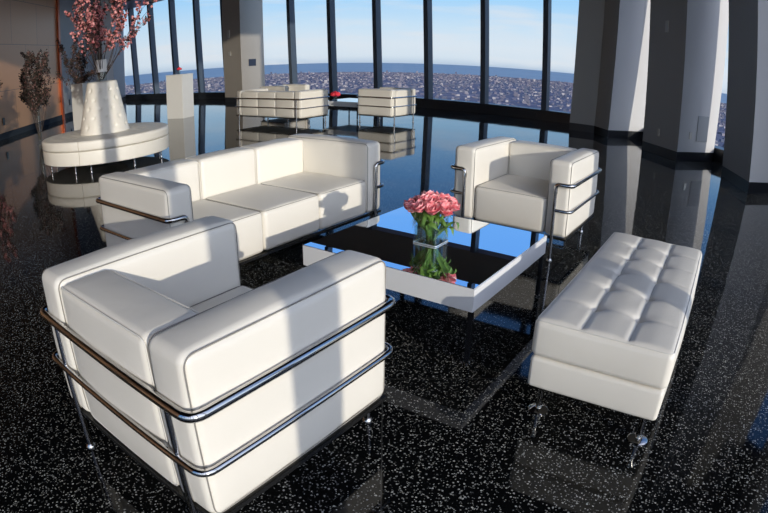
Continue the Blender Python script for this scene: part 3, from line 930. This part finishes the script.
for i in range(24000):
    th = rnd.uniform(math.radians(28), math.radians(172)); d = 900+10300*math.sqrt(rnd.random())
    x, y = d*math.cos(th), d*math.sin(th); w = rnd.uniform(9, 27); l = rnd.uniform(9, 27); h = rnd.uniform(6, 15)
    if rnd.random() < .012: h = rnd.uniform(25, 60); w = l = rnd.uniform(18, 32)
    k = len(verts)
    ca, sa = math.cos(.4), math.sin(.4)
    for (u, v_) in ((-w, -l), (w, -l), (w, l), (-w, l)):
        verts.append((x+(u*ca-v_*sa)/2, y+(u*sa+v_*ca)/2, GZ))
    for (u, v_) in ((-w, -l), (w, -l), (w, l), (-w, l)):
        verts.append((x+(u*ca-v_*sa)/2, y+(u*sa+v_*ca)/2, GZ+h))
    faces += [(k+4, k+5, k+6, k+7), (k, k+1, k+5, k+4), (k+1, k+2, k+6, k+5), (k+2, k+3, k+7, k+6), (k+3, k, k+4, k+7)]
me = bpy.data.meshes.new('city_buildings'); me.from_pydata(verts, [], faces); me.materials.append(M['bld'])
cb = bpy.data.objects.new('city_buildings', me); COL.objects.link(cb)
tag(cb, 'countless small city buildings on the plain far below the windows', 'buildings', kind='stuff')

# ------------------------------------------------------------------ light
SUN = Vector((.9022, -.3791, .2054)).normalized()
ld = bpy.data.lights.new('sun', 'SUN'); ld.energy = 3.0; ld.angle = math.radians(.55); ld.color = (1.0, .925, .80)
lo = bpy.data.objects.new('sun', ld); COL.objects.link(lo)
lo.rotation_mode = 'QUATERNION'; lo.rotation_quaternion = Vector((0, 0, 1)).rotation_difference(SUN)
w = bpy.data.worlds.new('sky'); sc.world = w; w.use_nodes = True
N = w.node_tree.nodes; L = w.node_tree.links; bg = N['Background']
tc = N.new('ShaderNodeTexCoord'); sep = N.new('ShaderNodeSeparateXYZ'); L.new(tc.outputs['Generated'], sep.inputs[0])
mr = N.new('ShaderNodeMapRange'); mr.inputs['From Min'].default_value = -.1; mr.inputs['From Max'].default_value = 1.0
L.new(sep.outputs['Z'], mr.inputs['Value'])
cr = N.new('ShaderNodeValToRGB'); L.new(mr.outputs['Result'], cr.inputs['Fac']); E = cr.color_ramp.elements
def zpos(el): return (math.sin(math.radians(el))+.1)/1.1
E[0].position = 0; E[0].color = (.25, .30, .38, 1)
E[1].position = 1; E[1].color = (.06, .17, .50, 1)
for el, c in ((-.9, (.30, .40, .55)), (-.4, (.50, .62, .76)), (.3, (.70, .80, .89)), (1.6, (.74, .83, .91)), (3.5, (.62, .80, .95)), (6.5, (.40, .70, 1.0)), (12, (.18, .48, 1.0)), (25, (.13, .36, .90)), (50, (.08, .22, .60))):
    e = E.new(zpos(el)); e.color = (*c, 1)
# thin clouds low over the horizon
mp = N.new('ShaderNodeMapping'); mp.inputs['Scale'].default_value = (3, 3, 22); L.new(tc.outputs['Generated'], mp.inputs['Vector'])
nz = N.new('ShaderNodeTexNoise'); nz.inputs['Scale'].default_value = 2.2; nz.inputs['Detail'].default_value = 5; L.new(mp.outputs['Vector'], nz.inputs['Vector'])
cm = N.new('ShaderNodeMapRange'); cm.inputs['From Min'].default_value = .48; cm.inputs['From Max'].default_value = .72; L.new(nz.outputs['Fac'], cm.inputs['Value'])
cz = N.new('ShaderNodeMapRange'); cz.inputs['From Min'].default_value = .30; cz.inputs['From Max'].default_value = .02; L.new(sep.outputs['Z'], cz.inputs['Value'])
cp = N.new('ShaderNodeMath'); cp.operation = 'MULTIPLY'; L.new(cm.outputs[0], cp.inputs[0]); L.new(cz.outputs[0], cp.inputs[1])
cq = N.new('ShaderNodeMath'); cq.operation = 'MULTIPLY'; L.new(cp.outputs[0], cq.inputs[0]); cq.inputs[1].default_value = .75
mx = N.new('ShaderNodeMix'); mx.data_type = 'RGBA'; L.new(cq.outputs[0], mx.inputs['Factor']); L.new(cr.outputs['Color'], mx.inputs[6]); mx.inputs[7].default_value = (.80, .83, .87, 1)
# bright sky round the sun
dt = N.new('ShaderNodeVectorMath'); dt.operation = 'DOT_PRODUCT'; L.new(tc.outputs['Generated'], dt.inputs[0]); dt.inputs[1].default_value = SUN
gm = N.new('ShaderNodeMapRange'); gm.inputs['From Min'].default_value = .1; gm.inputs['From Max'].default_value = 1; L.new(dt.outputs['Value'], gm.inputs['Value'])
gp = N.new('ShaderNodeMath'); gp.operation = 'POWER'; L.new(gm.outputs[0], gp.inputs[0]); gp.inputs[1].default_value = 2.0
gl = N.new('ShaderNodeMix'); gl.data_type = 'RGBA'; gl.blend_type = 'ADD'; gl.inputs['Factor'].default_value = 1
gs = N.new('ShaderNodeVectorMath'); gs.operation = 'SCALE'; gs.inputs[0].default_value = (1.9, 1.8, 1.7); L.new(gp.outputs[0], gs.inputs['Scale'])
L.new(mx.outputs[2], gl.inputs[6]); L.new(gs.outputs['Vector'], gl.inputs[7])
L.new(gl.outputs[2], bg.inputs['Color']); bg.inputs['Strength'].default_value = 1.0

sc.view_settings.view_transform = 'Standard'; sc.view_settings.look = 'None'; sc.view_settings.gamma = 1
sc.view_settings.use_curve_mapping = False
sc.view_settings.exposure = 0.0
sc.cycles.max_bounces = 10; sc.cycles.transparent_max_bounces = 16; sc.cycles.use_denoising = True
sc.cycles.sample_clamp_indirect = 6
